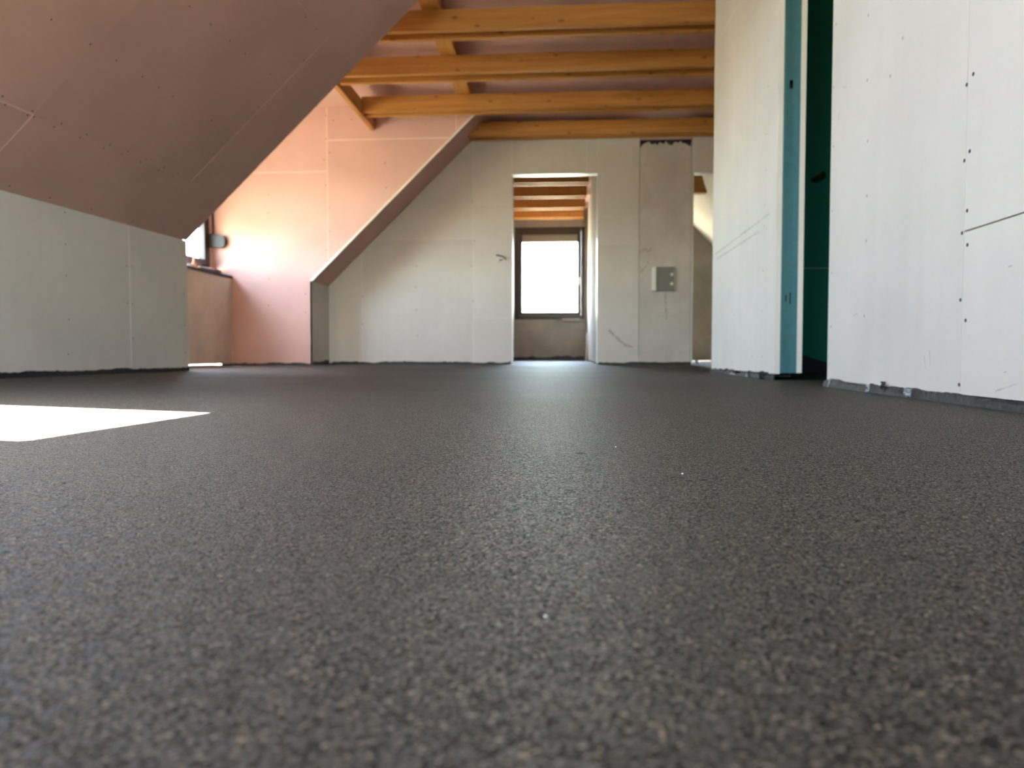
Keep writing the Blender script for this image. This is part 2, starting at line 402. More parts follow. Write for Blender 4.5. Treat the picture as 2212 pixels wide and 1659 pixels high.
# soot door
a = at_y(1409, 577, YF); b = at_y(1455, 629, YF)
sd = tag(empty('soot_door', (a.x, YF, b.z)), 'small square stainless steel access flap set in the chimney', 'access flap')
yo = YF - .002
box('cover_plate', (a.x + .035, b.x - .006, yo - .012, yo, b.z + .01, a.z - .01), 'steel_dull', sd, .002)
g = [boxg(a.x, b.x, yo - .016, yo, a.z - .012, a.z), boxg(a.x, b.x, yo - .016, yo, b.z, b.z + .012), boxg(b.x - .008, b.x, yo - .016, yo, b.z, a.z)]
mk('frame', *join(g), 'steel_dull', sd)
v, f = prism([(a.x - .004, yo, b.z), (a.x + .012, yo - .034, b.z), (a.x + .036, yo - .034, b.z), (a.x + .036, yo, b.z)], (0, 0, a.z - b.z)); mk('hinge_lip', v, f, 'steel_lit', sd)
for zz in (.32, .70):
    zc = b.z + (a.z - b.z) * (1 - zz); v, f = tube([(b.x - .022, yo - .010, zc), (b.x - .022, yo - .026, zc)], .016, 14); mk('knob', v, f, 'white_plastic', sd)

# ------------------------------------------------------------------ dormer: knee strip, far slope strip, cheek, parapet, window
ks = structure(empty('wall_knee_far', (XK, YC, 0)))
box('wall_core', (XK - .1, XK - BT + .001, YC + .016, YG, .012, KZ + .0), 'joint_filler', ks)
FK = Frame((XK, YC, 0), (0, 1, 0), (0, 0, 1), (1, 0, 0))
board(FK, (0.0, YF - YC - .001, .014, KZ - .002), 0.0, 'grey_board', ks)
board(FK, (YF + WT - YC, YG - YC, .014, KZ - .002), 0.0, 'grey_board', ks)
sv = V((1, 0, TANF)); FS = Frame((XK, YC, KZ), (0, 1, 0), sv, (TANF, 0, -1))
ss = structure(empty('ceiling_slope_far', (XK, YC, KZ)))
ul = (ZC - KZ) / TANF
board(FS, (-.0, YF - YC - .001, .0, ul), 0.0, 'pink_board', ss)
board(FS, (YF + WT - YC, YG - YC, .0, ul), 0.0, 'pink_board', ss)
v, f = prism([FS.p(.016, -.92, -BT - .001), FS.p(YG - YC + .2, -.92, -BT - .001), FS.p(YG - YC + .2, ul + .1, -BT - .001), FS.p(.016, ul + .1, -BT - .001)], FS.n * -.2)
mk('roof_core', v, f, 'roof_tile', ss)
v, f = prism([FS.p(-.0015, .003, -.0012), FS.p(-.0015, ul, -.0012), FS.p(-.0015, ul, -.0115), FS.p(-.0015, .003, -.0115)], (0, .0012, 0)); mk('cut_edge', v, f, 'gypsum_core', ss)
v, f = prism([FS.p(-.010, .0, -.001), FS.p(-.010, ul, -.001), FS.p(-.010, ul, .012), FS.p(-.010, .0, .012)], (0, .010, 0)); mk('corner_edge', v, f, 'gypsum_core', ss)

XW = -3.62                      # inner face of the dormer window
WZ0 = 0.965; WZ1 = 2.34; WY0 = 5.2; WY1 = YC - .03
ck = structure(empty('wall_dormer_cheek', (XW, YC, 0)))
FCk = Frame((0, YC, 0), (1, 0, 0), (0, 0, 1), (0, -1, 0))
rake = (TANF, -1.0, TANF * XK - KZ)          # u left of / above the rake: v >= KZ+TANF*(u-XK)
cs = at_y(707, 380, YC).x; ch1 = at_y(850, 300, YC).z; ch2 = at_y(620, 372, YC).z; ch3 = at_y(700, 222, YC).z; cs2 = at_y(985, 270, YC).x
board(FCk, (XW - .075, XK, .014, KZ), (0, 0, 0, .0001), 'pink_board', ck, clips=[(1, 0, XK)])
board(FCk, (XW - .075, cs, KZ, ch2), (0, .006, .0001, .008), 'pink_board', ck, clips=[rake])
board(FCk, (XW - .075, cs, ch2, ZC), (0, .006, .008, 0), 'pink_board', ck, clips=[rake])
board(FCk, (cs, -.3, KZ, ch1), (.006, 0, 0, .008), 'pink_board', ck, clips=[rake])
board(FCk, (cs, cs2, ch1, ZC), (.006, .005, .008, 0), 'pink_board', ck, clips=[rake])
board(FCk, (cs2, -.3, ch1, ZC), (.005, 0, .008, 0), 'pink_board', ck, clips=[rake])
cp = [(XW - .08, .012), (XK - .03, .012), (XK - .03, KZ + .004), (XK + (ZC - KZ) / TANF - .03, ZC), (XW - .08, ZC)]
v, f = prism([(a, YC + .0014, b) for a, b in cp], (0, .11, 0)); mk('wall_core', v, f, 'joint_filler_pink', ck)
# near cheek of the dormer (its back is seen only from the window side)
nc = structure(empty('wall_dormer_cheek_near', (XW, KA.y, 0)))
tn = rk.z / rk.x
cp = [(XW - .08, .012), (KA.x - .035, .012), (KA.x - .035, KA.z), (KA.x + (ZC - KA.z) / tn - .035, ZC), (XW - .08, ZC)]
v, f = prism([(a, KA.y - .016, b) for a, b in cp], (0, -.11, 0)); mk('wall_core', v, f, 'joint_filler', nc)
v, f = prism([(a, KA.y - .004, b) for a, b in cp], (0, -BT, 0)); mk('plasterboard', v, f, 'pink_board', nc)
# dormer front wall: parapet, piers, head
dfw = structure(empty('wall_dormer_front', (XP, KA.y, 0)))
zp = at_y(500, 597, YC).z
box('parapet', (XW - .12, XP, KA.y, YC - .001, .012, zp - .022), 'parapet_plaster', dfw)
box('pier', (XW - .08, XW + .03, KA.y - .1, WY0, zp - .022, ZC), 'outside_render', dfw)
box('pier', (XW - .08, XW - .002, WY1, YC + .0125, zp - .022, ZC), 'outside_render', dfw)
box('head', (XW - .08, XW + .03, WY0, WY1, WZ1, ZC), 'outside_render', dfw)
structure(box('ceiling_dormer', (XW - .36, -.9, KA.y - .12, YC + .12, ZC, ZC + .16), 'pink_board'))  # carried past the window as an added, unseen eave that trims the sun
sill = tag(box('window_sill', (XW - .02, XP + .012, KA.y + .002, YC - .003, zp - .022, zp + .004), 'sill_dark', None, .003), 'dark window ledge on top of the dormer parapet', 'window sill')

def window(name, y0, y1, z0, z1, x, out, axis='x', sashes=1, fr=.07, sash=.055, mat='window_dark', shutters=(0, 0), handles=True):
    """window in the plane x=const (axis x) or y=const (axis y); out = direction to the outside (+1/-1)"""
    def P(a, h, d):                       # along the wall, height, depth outward
        return (x + out * d, a, h) if axis == 'x' else (a, x + out * d, h)
    def bar(a0, a1, h0, h1, d0, d1): return prism([P(a0, h0, d0), P(a1, h0, d0), P(a1, h1, d0), P(a0, h1, d0)], V(P(a0, h0, d1)) - V(P(a0, h0, d0)))
    e = structure(empty(name, P(y0, z0, 0)))
    mk('window_frame', *join([bar(y0, y0 + fr, z0, z1, .0, .07), bar(y1 - fr, y1, z0, z1, 0, .07), bar(y0 + fr, y1 - fr, z0, z0 + fr, 0, .07), bar(y0 + fr, y1 - fr, z1 - fr, z1, 0, .07)]), mat, e)
    wd = (y1 - y0 - 2 * fr) / sashes
    for k in range(sashes):
        a0 = y0 + fr + wd * k + .002; a1 = a0 + wd - .004; h0, h1 = z0 + fr + .002, z1 - fr - .002
        s = mk('sash', *join([bar(a0, a0 + sash, h0, h1, -.012, .05), bar(a1 - sash, a1, h0, h1, -.012, .05), bar(a0 + sash, a1 - sash, h0, h0 + sash, -.012, .05), bar(a0 + sash, a1 - sash, h1 - sash, h1, -.012, .05)]), mat, e)
        mk('pane', *bar(a0 + sash - .004, a1 - sash + .004, h0 + sash - .004, h1 - sash + .004, .018, .024), 'pane', s)
        hz = (h0 + h1) / 2 - .1; ax = a1 - sash / 2
        hv, hf = join([bar(ax - .014, ax + .014, hz - .03, hz + .03, -.022, -.012), bar(ax - .01, ax + .01, hz - .11, hz + .01, -.055, -.04), bar(ax - .009, ax + .009, hz - .009, hz + .009, -.04, -.02)])
        if handles: mk('handle', hv, hf, 'steel', s)
        shutter = shutters[k]
        if shutter:
            st = mk('roller_shutter', *join([bar(a0 + .02, a1 - .02, h1 - sash - shutter + .037 * j, h1 - sash - shutter + .037 * j + .0375, .085, .097) for j in range(int(shutter / .037) + 2)]), 'shutter', e)
            mk('bottom_bar', *bar(a0 + .02, a1 - .02, h1 - sash - shutter - .05, h1 - sash - shutter, .082, .1), 'shutter', st)
    return e
window('window_1', WY0, WY1, WZ0 - .03, WZ1, XW, -1, 'x', sashes=2, shutters=(.16, .72), handles=False)  # shutters out of view, added and lowered to dim the cheek
portal((XW - .075, (WY0 + WY1) / 2, (WZ0 + WZ1) / 2), (1, 0, 0), (0, 0, 1), WY1 - WY0, WZ1 - WZ0)

# ------------------------------------------------------------------ near slope with roof window, near knee wall
YBK = YB - .2
UL = (KA.y - YBK) / abs(kd.y)
FN = Frame(KA, kd, rk, kd.cross(rk) if kd.cross(rk).z < 0 else rk.cross(kd))
VL = (ZC - KA.z) / rk.z
ns = structure(empty('ceiling_slope_near', tuple(KA)))
OUT = -FN.n
# roof window opening found from the sun patch on the floor
TH_ROOF = .20
def back(px, py):
    P = V((px, py, 0)); O = FN.p(0, 0, -TH_ROOF); t = (O - P).dot(FN.n) / SUNV.dot(FN.n); return FN.uv(P + SUNV * t)
qa, qb = back(-.678, 1.362), back(-.64, .881)
wu0, wu1 = qa[0], qb[0]; wv1 = (qa[1] + qb[1]) / 2; wv0 = wv1 - .95
su0, su1, sv0, sv1 = wu0 - .10, wu1 + .10, wv0 - .25, wv1 + .22     # splayed shaft, inner opening
print('roof window', wu0, wu1, wv0, wv1, 'inner', FN.p(su0, sv1), FN.p(su1, sv0))
s_a = .45; s_b = 1.685; v_a = .40; v_b = 1.57
op = .0048; ti = .0004
def nb(r, g):
    """board on the near slope, cut around the roof window"""
    u0, u1, v0, v1 = r
    if u1 <= su0 or u0 >= su1 or v1 <= sv0 or v0 >= sv1: board(FN, r, g, 'pink_board', ns); return
    if u0 < su0: board(FN, (u0, su0, v0, v1), (g[0], 0, g[2], g[3]), 'pink_board', ns)
    if u1 > su1: board(FN, (su1, u1, v0, v1), (0, g[1], g[2], g[3]), 'pink_board', ns)
    a, b = max(u0, su0), min(u1, su1)
    if v0 < sv0: board(FN, (a, b, v0, sv0), (0, 0, g[2], 0), 'pink_board', ns)
    if v1 > sv1: board(FN, (a, b, sv1, v1), (0, 0, 0, g[3]), 'pink_board', ns)
nb((-.0, s_b, 0, v_a), (0, op, 0, ti)); nb((s_b, 4.2, 0, v_a), (op, op, 0, op)); nb((4.2, UL, 0, v_a), (op, 0, 0, op))
nb((0, s_a, v_a, v_b), (0, op, .0008, ti)); nb((s_a, s_b, v_a, v_b), (op, ti, ti, .001)); nb((s_b, 2.95, v_a, v_b), (ti, ti, op, .001)); nb((2.95, 5.0, v_a, v_b), (ti, op, op, .001)); nb((5.0, UL, v_a, v_b), (op, 0, op, .001))
nb((0, .80, v_b, VL), (0, ti, ti, 0)); nb((.80, 2.05, v_b, VL), (ti, ti, .001, 0)); nb((2.05, 3.3, v_b, VL), (ti, ti, .001, 0)); nb((3.3, UL, v_b, VL), (ti, 0, .001, 0))
h = .0014
cells = [(.002, su0 - .02, -1.3, VL + .1), (su1 + .02, UL + .1, -1.3, VL + .1), (su0 - .02, su1 + .02, -1.3, sv0 - .02), (su0 - .02, su1 + .02, sv1 + .02, VL + .1)]
for (a, b, c, d) in cells:
    c2 = max(c, .003)
    v, f = prism([FN.p(a, c2, -h), FN.p(b, c2, -h), FN.p(b, d, -h), FN.p(a, d, -h)], FN.n * -.010); mk('joint_backing', v, f, 'joint_filler_pink', ns)
    v, f = prism([FN.p(a, c, -.02), FN.p(b, c, -.02), FN.p(b, d, -.02), FN.p(a, d, -.02)], FN.n * -(TH_ROOF - .02)); mk('roof_core', v, f, 'roof_tile', ns)
I = [FN.p(su0, sv0, 0), FN.p(su1, sv0, 0), FN.p(su1, sv1, 0), FN.p(su0, sv1, 0)]
O = [FN.p(wu0, wv0, -TH_ROOF), FN.p(wu1, wv0, -TH_ROOF), FN.p(wu1, wv1, -TH_ROOF), FN.p(wu0, wv1, -TH_ROOF)]
ctr = sum(I, V()) / 4
for k in range(4):
    q = [I[k], I[(k + 1) % 4], O[(k + 1) % 4], O[k]]; nn = ((q[0] + q[1]) / 2 - ctr); nn = (nn - FN.n * nn.dot(FN.n)).normalized()
    v, f = prism(q, nn * .012); mk('shaft_lining', v, f, 'grey_board', ns)
rw = structure(empty('window_2', tuple(O[0])))
def rbar(u0, u1, v0, v1, h0, h1): return prism([FN.p(u0, v0, h0), FN.p(u1, v0, h0), FN.p(u1, v1, h0), FN.p(u0, v1, h0)], FN.n * (h1 - h0))
fo = .07
mk('window_frame', *join([rbar(wu0 - fo, wu0, wv0 - fo, wv1 + fo, -TH_ROOF - .05, -TH_ROOF), rbar(wu1, wu1 + fo, wv0 - fo, wv1 + fo, -TH_ROOF - .05, -TH_ROOF), rbar(wu0, wu1, wv0 - fo, wv0, -TH_ROOF - .05, -TH_ROOF), rbar(wu0, wu1, wv1, wv1 + fo, -TH_ROOF - .05, -TH_ROOF)]), 'window_dark', rw)
mk('pane', *rbar(wu0 - .01, wu1 + .01, wv0 - .01, wv1 + .01, -TH_ROOF - .03, -TH_ROOF - .024), 'pane', rw)
portal(FN.p((wu0 + wu1) / 2, (wv0 + wv1) / 2, -TH_ROOF - .08), FN.n, rk, abs(wu1 - wu0), wv1 - wv0)
scr = [(.72, .784)] + [(u, .79 + .012 * (u - 1.2)) for u in (1.10, 1.22, 1.354, 1.545, 1.716, 1.942)] + [(u, 1.186) for u in (.912, 1.073, 1.259, 1.443, 1.65)]
for u, c in ((.906, .404), (1.059, .402), (1.194, .398), (1.363, .400), (1.528, .400), (.74, .40), (.60, .40)): scr += [(u, c + .014), (u + .02, c - .014)]
scr += [(1.865, .422), (1.828, .392), (1.70, .414), (1.705, .388), (1.672, .392), (1.75, .20)]
scr += [(u, .03) for u in (.3, .6, .95, 1.25, 1.5, 1.62)] + [(.62, 1.19), (.36, .8), (.40, 1.19), (.475, .62), (.475, 1.0), (.475, 1.38)] + [(u, 1.55) for u in (.6, .75, .95, 1.15)]
discs('screw_heads', scr, FN, .0042, 'screw_pink', ns)
nk = structure(empty('wall_knee_near', tuple(V((KA.x, KA.y, 0)))))
FKn = Frame((KA.x, KA.y, 0), kd, (0, 0, 1), V((0, 0, 1)).cross(kd) if V((0, 0, 1)).cross(kd).x > 0 else kd.cross(V((0, 0, 1))))
sk = .606
board(FKn, (0, sk, .022, KA.z - .001), (0, .005, 0, 0), 'grey_board', nk); board(FKn, (sk, 2.6, .022, KA.z - .001), (.005, .002, 0, 0), 'grey_board', nk); board(FKn, (2.6, UL, .022, KA.z - .001), (.002, 0, 0, 0), 'grey_board', nk)
v, f = prism([FKn.p(.014, .012, -.0014), FKn.p(UL + .1, .012, -.0014), FKn.p(UL + .1, KA.z - .003, -.0014), FKn.p(.014, KA.z - .003, -.0014)], FKn.n * -.1); mk('wall_core', v, f, 'joint_filler', nk)
# the knee wall's end facing the dormer
box('plasterboard', (KA.x - .9, KA.x - .002, KA.y - .003, KA.y + .0005, .02, KA.z - .01), 'grey_board', nk)
discs('screw_heads', [(1.12, .829), (1.12, .669), (1.12, .51), (1.11, .288), (1.12, .11), (.63, .617), (.63, .404), (.585, .62), (.585, .40), (.585, .2), (.04, .75), (.04, .5), (.04, .3), (.04, .12), (1.7, .7), (1.7, .4)], FKn, .0042, 'screw_pink', nk)

# ------------------------------------------------------------------ right wall, doorway, stub wall, green room
RWA = V((.88, 2.03, 0)); rwd = V((.03, 1, 0)).normalized()
FR = Frame(RWA, rwd, (0, 0, 1), (-1, .03, 0))
uE = FR.px(1792, 500)[0]; uS = FR.px(2085, 400)[0]; zj = FR.px(2085, 500)[1]
wr = structure(empty('wall_right', tuple(FR.p(uE, 0))))
uB = (YB - 2.03)
board(FR, (uS, uE, .022, ZC), (.0012, 0, 0, 0), 'grey_board', wr)
board(FR, (uS - 1.25, uS, .022, zj), (.001, .0006, 0, .0018), 'grey_board', wr)
board(FR, (uS - 1.25, uS, zj, ZC), (.001, .0006, .0018, 0), 'grey_board', wr)
board(FR, (uB, uS - 1.25, .022, 1.4), (0, .001, 0, .0015), 'grey_board', wr); board(FR, (uB, uS - 1.25, 1.4, ZC), (0, .001, .0015, 0), 'grey_board', wr)
plain('joint_shadow', (.30, .25, .18), .9)
v, f = prism([FR.p(uB, .012, -BT), FR.p(uE - .003, .012, -BT), FR.p(uE - .003, ZC, -BT), FR.p(uB, ZC, -BT)], FR.n * -.1); mk('wall_core', v, f, 'joint_shadow', wr)
v, f = prism([FR.p(uB, .012, -.1126), FR.p(uE, .012, -.1126), FR.p(uE, ZC, -.1126), FR.p(uB, ZC, -.1126)], FR.n * -.025); mk('plasterboard', v, f, 'green_board', wr)
sp = [(2103, 160), (2088.5, 183), (2095, 326.5), (2083.5, 347), (2089.5, 455), (2078.5, 503.5), (2090, 529), (2075, 648), (2086, 692), (2072, 831)]
discs('screw_heads', [FR.px(*q) for q in sp], FR, .0042, 'screw', wr, h=.0008, seg=10)
sp2 = [(1876, 33), (1873.5, 173), (1874.5, 305), (1872.5, 423), (1871.5, 520), (1867, 682), (1950, 82), (1806, 53), (1801, 189), (1800.5, 316), (1797.5, 455), (1797, 589), (1795, 706), (1923.5, 164)]
plain('screw_light', (.33, .32, .31), .6)
discs('filled_screws', [FR.px(*q) for q in sp2], FR, .0045, 'screw_light', wr, h=.0006)
def scuffs(name, fr, strokes, mat, parent, wdt=.003):
    """dirt strokes with a shape of their own: thin flakes on the board face"""
    g = []
    for q in strokes:
        p = [fr.px(x, y) for x, y in q]
        for i in range(len(p) - 1):
            a, b = V((p[i][0], p[i][1])), V((p[i + 1][0], p[i + 1][1])); d = (b - a); nn = V((-d.y, d.x)).normalized() * wdt * .5
            g.append(prism([fr.p(*(a + nn), .0001), fr.p(*(b + nn * .6), .0001), fr.p(*(b - nn * .6), .0001), fr.p(*(a - nn), .0001)], fr.n * .0003))
    o = mk(name, *join(g), mat, parent); o['kind'] = 'stuff'
plain('scuff_soft', (.50, .49, .46), .9, noise=.2)
scuffs('scuffs', FR, [[(1844, 681), (1854, 677)], [(1996, 770), (2000, 797)], [(2008, 758), (2009, 792)], [(2150, 845), (2200, 828)], [(2178, 576), (2186, 574)], [(2168, 805), (2175, 803)], [(1822, 188), (1831, 188)], [(1814, 240), (1809, 268)]], 'scuff_soft', wr, .0035)

XS = .89; YS0 = 3.2; YS1 = at_x(1540, 500, XS).y
sw = structure(empty('wall_stub', (XS, YS0, 0)))
FSt = Frame((XS, YS0, 0), (0, 1, 0), (0, 0, 1), (-1, 0, 0))
tb = BT * 2
box('plasterboard', (XS, XS + .022, YS0, YS1, .026, ZC), 'grey_board', sw)
XI = XS + .112
box('plasterboard', (XI - .022, XI, YS0 - .002, YS1 - .1, .03, ZC), 'grey_board', sw)
box('cut_edge', (XS + .001, XS + .0215, YS0 - .0012, YS0, .028, ZC), 'gypsum_core', sw)
box('cut_edge', (XI - .0215, XI - .0005, YS0 - .0035, YS0 - .002, .032, ZC), 'gypsum_core', sw)
# galvanised C stud in the open wall end
plain('stud_metal', (0.10, 0.265, 0.30), .32, metal=.4, noise=.08, nscale=40)  # green reflection on the zinc is put into this colour
x0, x1 = XS + .0225, XI - .0225
st = tag(empty('metal_stud', (x0, YS0, 0)), 'galvanised door stud with a painted-in green reflection standing in the open end of the stub wall', 'stud')
ph = at_y(1707, 180, YS0).z; sl2 = at_y(1699, 645, YS0).z; yw = YS0 + .012; xc = (x0 + x1) / 2
hw, hh_ = .0075, .018
mk('web', *join([boxg(x0, xc - hw, yw, yw + .002, .03, ZC), boxg(xc + hw, x1, yw, yw + .002, .03, ZC), boxg(xc - hw, xc + hw, yw, yw + .002, .03, ph - hh_), boxg(xc - hw, xc + hw, yw, yw + .002, ph + hh_, ZC)]), 'stud_metal', st)
box('flange', (x0, x0 + .002, YS0 - .001, yw + .06, .03, ZC), 'stud_metal', st); box('flange', (x1 - .002, x1, YS0 - .001, yw + .06, .03, ZC), 'stud_metal', st)
box('lip', (x0, x0 + .010, YS0 - .0015, YS0 + .0, .03, ZC), 'stud_metal', st); box('lip', (x1 - .007, x1, YS0 - .0015, YS0, .03, ZC), 'stud_metal', st)
for dx in (-.010, .008):
    box('slot_shade', (xc + dx - .0025, xc + dx + .0025, yw - .0006, yw + .0002, sl2 - .018 - dx * .6, sl2 + .022 + dx * .6), 'black_rubber', st)  # dark strips laid on the web for the shade in the slots
box('stud_back', (x0, x1, yw + .06, yw + .075, .012, ZC), 'black_rubber', st)
scuffs('scuffs', FSt, [[(1546, 549), (1600, 508)], [(1600, 508), (1664, 460)], [(1548, 560), (1600, 526)], [(1600, 526), (1640, 500)]], 'scuff_soft', sw, .011)
scuffs('chalk_line', FSt, [[(1556, 78), (1598, 6)]], 'gypsum_core', sw, .008)
ssp = [(1660, 87), (1659, 187), (1655, 290), (1655, 368), (1652, 443), (1651, 488), (1648, 585), (1647, 673), (1589, 592), (1586, 680), (1582, 782), (1625, 770), (1646, 770), (1550, 788)]
discs('filled_screws', [FSt.px(*q) for q in ssp], FSt, .0045, 'screw_light', sw)
cw = structure(empty('wall_cross', (XS, YS1, 0)))
box('wall_core', (XS + .024, XE + .3, YS1 - .106, YS1 - .002, .012, ZC), 'joint_filler', cw)
box('plasterboard', (XS + .004, XE, YS1 - .002, YS1 + BT - .002, .02, ZC), 'grey_board', cw)
yg = YS1 - .107
gj = at_y(1740, 580, yg).z
box('plasterboard', (XI, XE, yg - BT, yg, .004, gj - .001), 'green_board', cw); box('plasterboard', (XI, XE, yg - BT, yg, gj + .001, ZC), 'green_board', cw)
box('joint_filler', (XI, XE, yg - BT + .001, yg, gj - .001, gj + .001), 'joint_filler', cw)
p1, p2 = at_y(1732, 766, yg - .03), at_y(1792, 785, yg - .03)
v, f = prism([(XI + .002, yg - BT - .003, .001), (2.9, yg - BT - .003, .001), (2.9, yg - BT - .003, .05), (p2.x, yg - BT - .003, p2.z), (p1.x, yg - BT - .003, p1.z), (XI + .002, yg - BT - .003, p1.z + .01)], (0, -.02, 0))
tag(mk('black_strip', v, f, 'black_foil'), 'black strip with a slanted top at the foot of the dark green wall', 'sheet')  # plain black slab, slanted along its top
g1 = at_y(1763, 385, yg - BT - .002)
v, f = tube([g1 + V((-.02, .0, -.008)), g1 + V((-.012, -.03, -.012)), g1 + V((.012, -.05, .004)), g1 + V((.03, -.05, .016))], .012, 10)
tag(mk('cable_end', v, f, 'black_rubber', None, True), 'short black cable end poking out of the dark green wall', 'cable')
grw = structure(empty('wall_green_room', (XE, 0, 0)))
box('plasterboard', (XE - .8, XE - .78, 0, YS1, .0, ZC), 'green_board', grw); box('plasterboard', (.95, XE, .6, .62, 0, ZC), 'green_board', grw)

# ------------------------------------------------------------------ ceiling, right slope, outer closing
cl = structure(box('ceiling', (-.9, 3.0, YB - .2, YG + .2, ZC, ZC + .16), 'pink_board'))
FRs = Frame((2.188, YG, 2.277), (0, -1, 0), (1, 0, -1), (-1, 0, -1))
rs = structure(empty('ceiling_slope_right', (XE, YS1, .8)))
z_l = (2.277 - .75)
v, f = prism([FRs.p(-.3, -.75), FRs.p(YG - YB + .3, -.75), FRs.p(YG - YB + .3, z_l + .2), FRs.p(-.3, z_l + .2)], FRs.n * -.2); mk('roof_core', v, f, 'roof_tile', rs)
v, f = prism([FRs.p(0, -.62, .003), FRs.p(YG - YF - WT, -.62, .003), FRs.p(YG - YF - WT, z_l, .003), FRs.p(0, z_l, .003)], FRs.n * -BT * .2); mk('plasterboard', v, f, 'grey_board', rs)
v, f = prism([FRs.p(YG - YF, -.62, .003), FRs.p(YG - YS1, -.62, .003), FRs.p(YG - YS1, z_l, .003), FRs.p(YG - YF, z_l, .003)], FRs.n * -BT * .2); mk('plasterboard', v, f, 'pink_board', rs)
structure(box('wall_knee_right', (XE - .02, XE + .2, YB - .2, YG + .2, 0, 1.0), 'parapet_plaster'))

# far gable with the window straight ahead, and the side room's window
gw0, gw1 = at_y(1112, 600, YG), at_y(1263.5, 600, YG); gz0, gz1 = at_y(1200, 690, YG).z, at_y(1200, 490, YG).z
fg = structure(empty('wall_gable_far', (0, YG, 0)))
s2 = (1.15, 2.1)
for a in [(-3.9, gw0.x, YG, YG + .3, 0, 3.2), (gw0.x, gw1.x, YG, YG + .3, 0, gz0), (gw0.x, gw1.x, YG, YG + .3, gz1, 3.2), (gw1.x, s2[0], YG, YG + .3, 0, 3.2), (s2[0], s2[1], YG, YG + .3, 0, .8), (s2[0], s2[1], YG, YG + .3, 2.2, 3.2), (s2[1], 4.1, YG, YG + .3, 0, 3.2)]:
    box('masonry', a, 'raw_masonry', fg)
window('window_3', gw0.x, gw1.x, gz0, gz1, YG + .03, 1, 'y', 1, fr=.065, sash=.06, shutters=(.07,))
window('window_4', s2[0], s2[1], .8, 2.2, YG + .03, 1, 'y', 1)
portal(((gw0.x + gw1.x) / 2, YG + .22, (gz0 + gz1) / 2), (0, -1, 0), (0, 0, 1), gw1.x - gw0.x, gz1 - gz0)
portal(((s2[0] + s2[1]) / 2, YG + .22, 1.5), (0, -1, 0), (0, 0, 1), s2[1] - s2[0], 1.4)
structure(box('sun_block_overhang', (-1.9, .85, YG + .31, YG + 1.35, 2.72, 2.86), 'roof_tile'))  # unseen, added to keep direct sun out of the far room
# partition between the two far rooms
pa, pb = D1R + .006, at_y(1269.5, 600, YG).x
pr = structure(empty('wall_far_room', (pa, YF + WT, 0)))
v, f = prism([(pa, YF + WT + .002, .014), (pb, YG - .001, .014), (pb + .14, YG - .001, .014), (pa + .14, YF + WT + .002, .014)], (0, 0, ZC - .014)); mk('plasterboard', v, f, 'grey_board', pr)
pw = tag(empty('sun_patch_panel', (pb - .05, 11.9, 0)), 'narrow white panel standing in for a sun patch beside the far window', 'board')  # white panel in place of a patch of sun on the wall
v, f = prism([(pb - .045, 12.1, .001), (pb - .03, 12.1, .001), (pb - .017, 12.1, .46), (pb - .03, 12.1, .46)], (0, .4, 0)); mk('panel', v, f, 'white_plastic', pw)
# lower dark ledge item on the far sill
q0, q1 = at_y(1214, 691, YG - .02), at_y(1252, 687, YG - .02)
tag(box('sill_batten', (q0.x, q1.x, YG - .06, YG - .002, q0.z - .012, q0.z + .02), 'shutter', None, .003), 'small pale batten at the lower edge of the far window', 'batten')

# gable behind the camera with its windows
gb = structure(empty('wall_gable_near', (0, YB, 0)))
bx0, bx1, bz0, bz1 = -1.75, .1, .45, 2.2
for a in [(-3.9, bx0, YB - .3, YB, 0, 3.2), (bx0, bx1, YB - .3, YB, 0, bz0), (bx0, bx1, YB - .3, YB, bz1, 3.2), (bx1, 4.1, YB - .3, YB, 0, 3.2)]: box('masonry', a, 'parapet_plaster', gb)
window('window_5', bx0, bx1, bz0, bz1, YB - .03, -1, 'y', 2)
portal(((bx0 + bx1) / 2, YB - .22, (bz0 + bz1) / 2), (0, 1, 0), (0, 0, 1), bx1 - bx0, bz1 - bz0)

# ------------------------------------------------------------------ timber ties, header, purlin
PH = .145
def tie(yf, yr, xl, xr, label, t=.046, dz=0.0, axis='spruce_x'):
    e = tag(empty('tie_beam', ((xl + xr) / 2, yf, ZT + dz)), label, 'beam', 'double plank tie beams under the ceiling')
    for y in (yf, yr - t):
        box('plank', (xl, xr, y, y + t, ZT + dz, ZT + dz + PH), 'spruce_x', e, .0035, origin=((xl + xr) / 2, y, ZT + dz))
    return e
k = (ZT - CAMH) / (2.41 - CAMH)
XR = 2.6
tie(5.313 * k, 5.502 * k, -1.8965, XR, 'nearest double timber tie beam, cut by the top edge of the picture')
tie(6.114 * k, 6.330 * k, -1.8965, XR, 'second double timber tie beam, meeting the pink slope edge on the left')
tie(7.025 * k, 7.195 * k, -1.8965, XR, 'third timber tie beam, its left end butting against the header beam')
tie(7.885 * k, 8.052 * k, -1.0, XR, 'farthest timber tie beam of the room, lying along the top of the far wall', dz=.0)
far_lbl = ['first pale tie beam seen through the far doorway, just under its head', 'second tie beam seen through the far doorway, counted from its head', 'third tie beam seen through the far doorway, counted from its head', 'lowest orange tie beam seen through the far doorway, above the window']
for y, lb in zip((10.1, 10.95, 11.8, 12.62), far_lbl): tie(y - .18, y, -1.0, .33, lb)
h1 = tag(empty('header_beam', (-1.9, KA.y, ZT)), 'timber header beam running along the dormer to the pink cheek wall', 'beam')
box('plank', (-1.945, -1.897, KA.y + .01, YC - .002, ZT - .018, ZT + .125), 'spruce_y', h1, .003)
pu = tag(empty('purlin', (-.93, KA.y, ZT + PH)), 'long timber purlin lying across the tops of the tie beams', 'beam')
box('timber', (-1.0, -.868, KA.y + .01, YC - .003, ZT + PH + .002, ZC - .002), 'spruce_y', pu, .004)
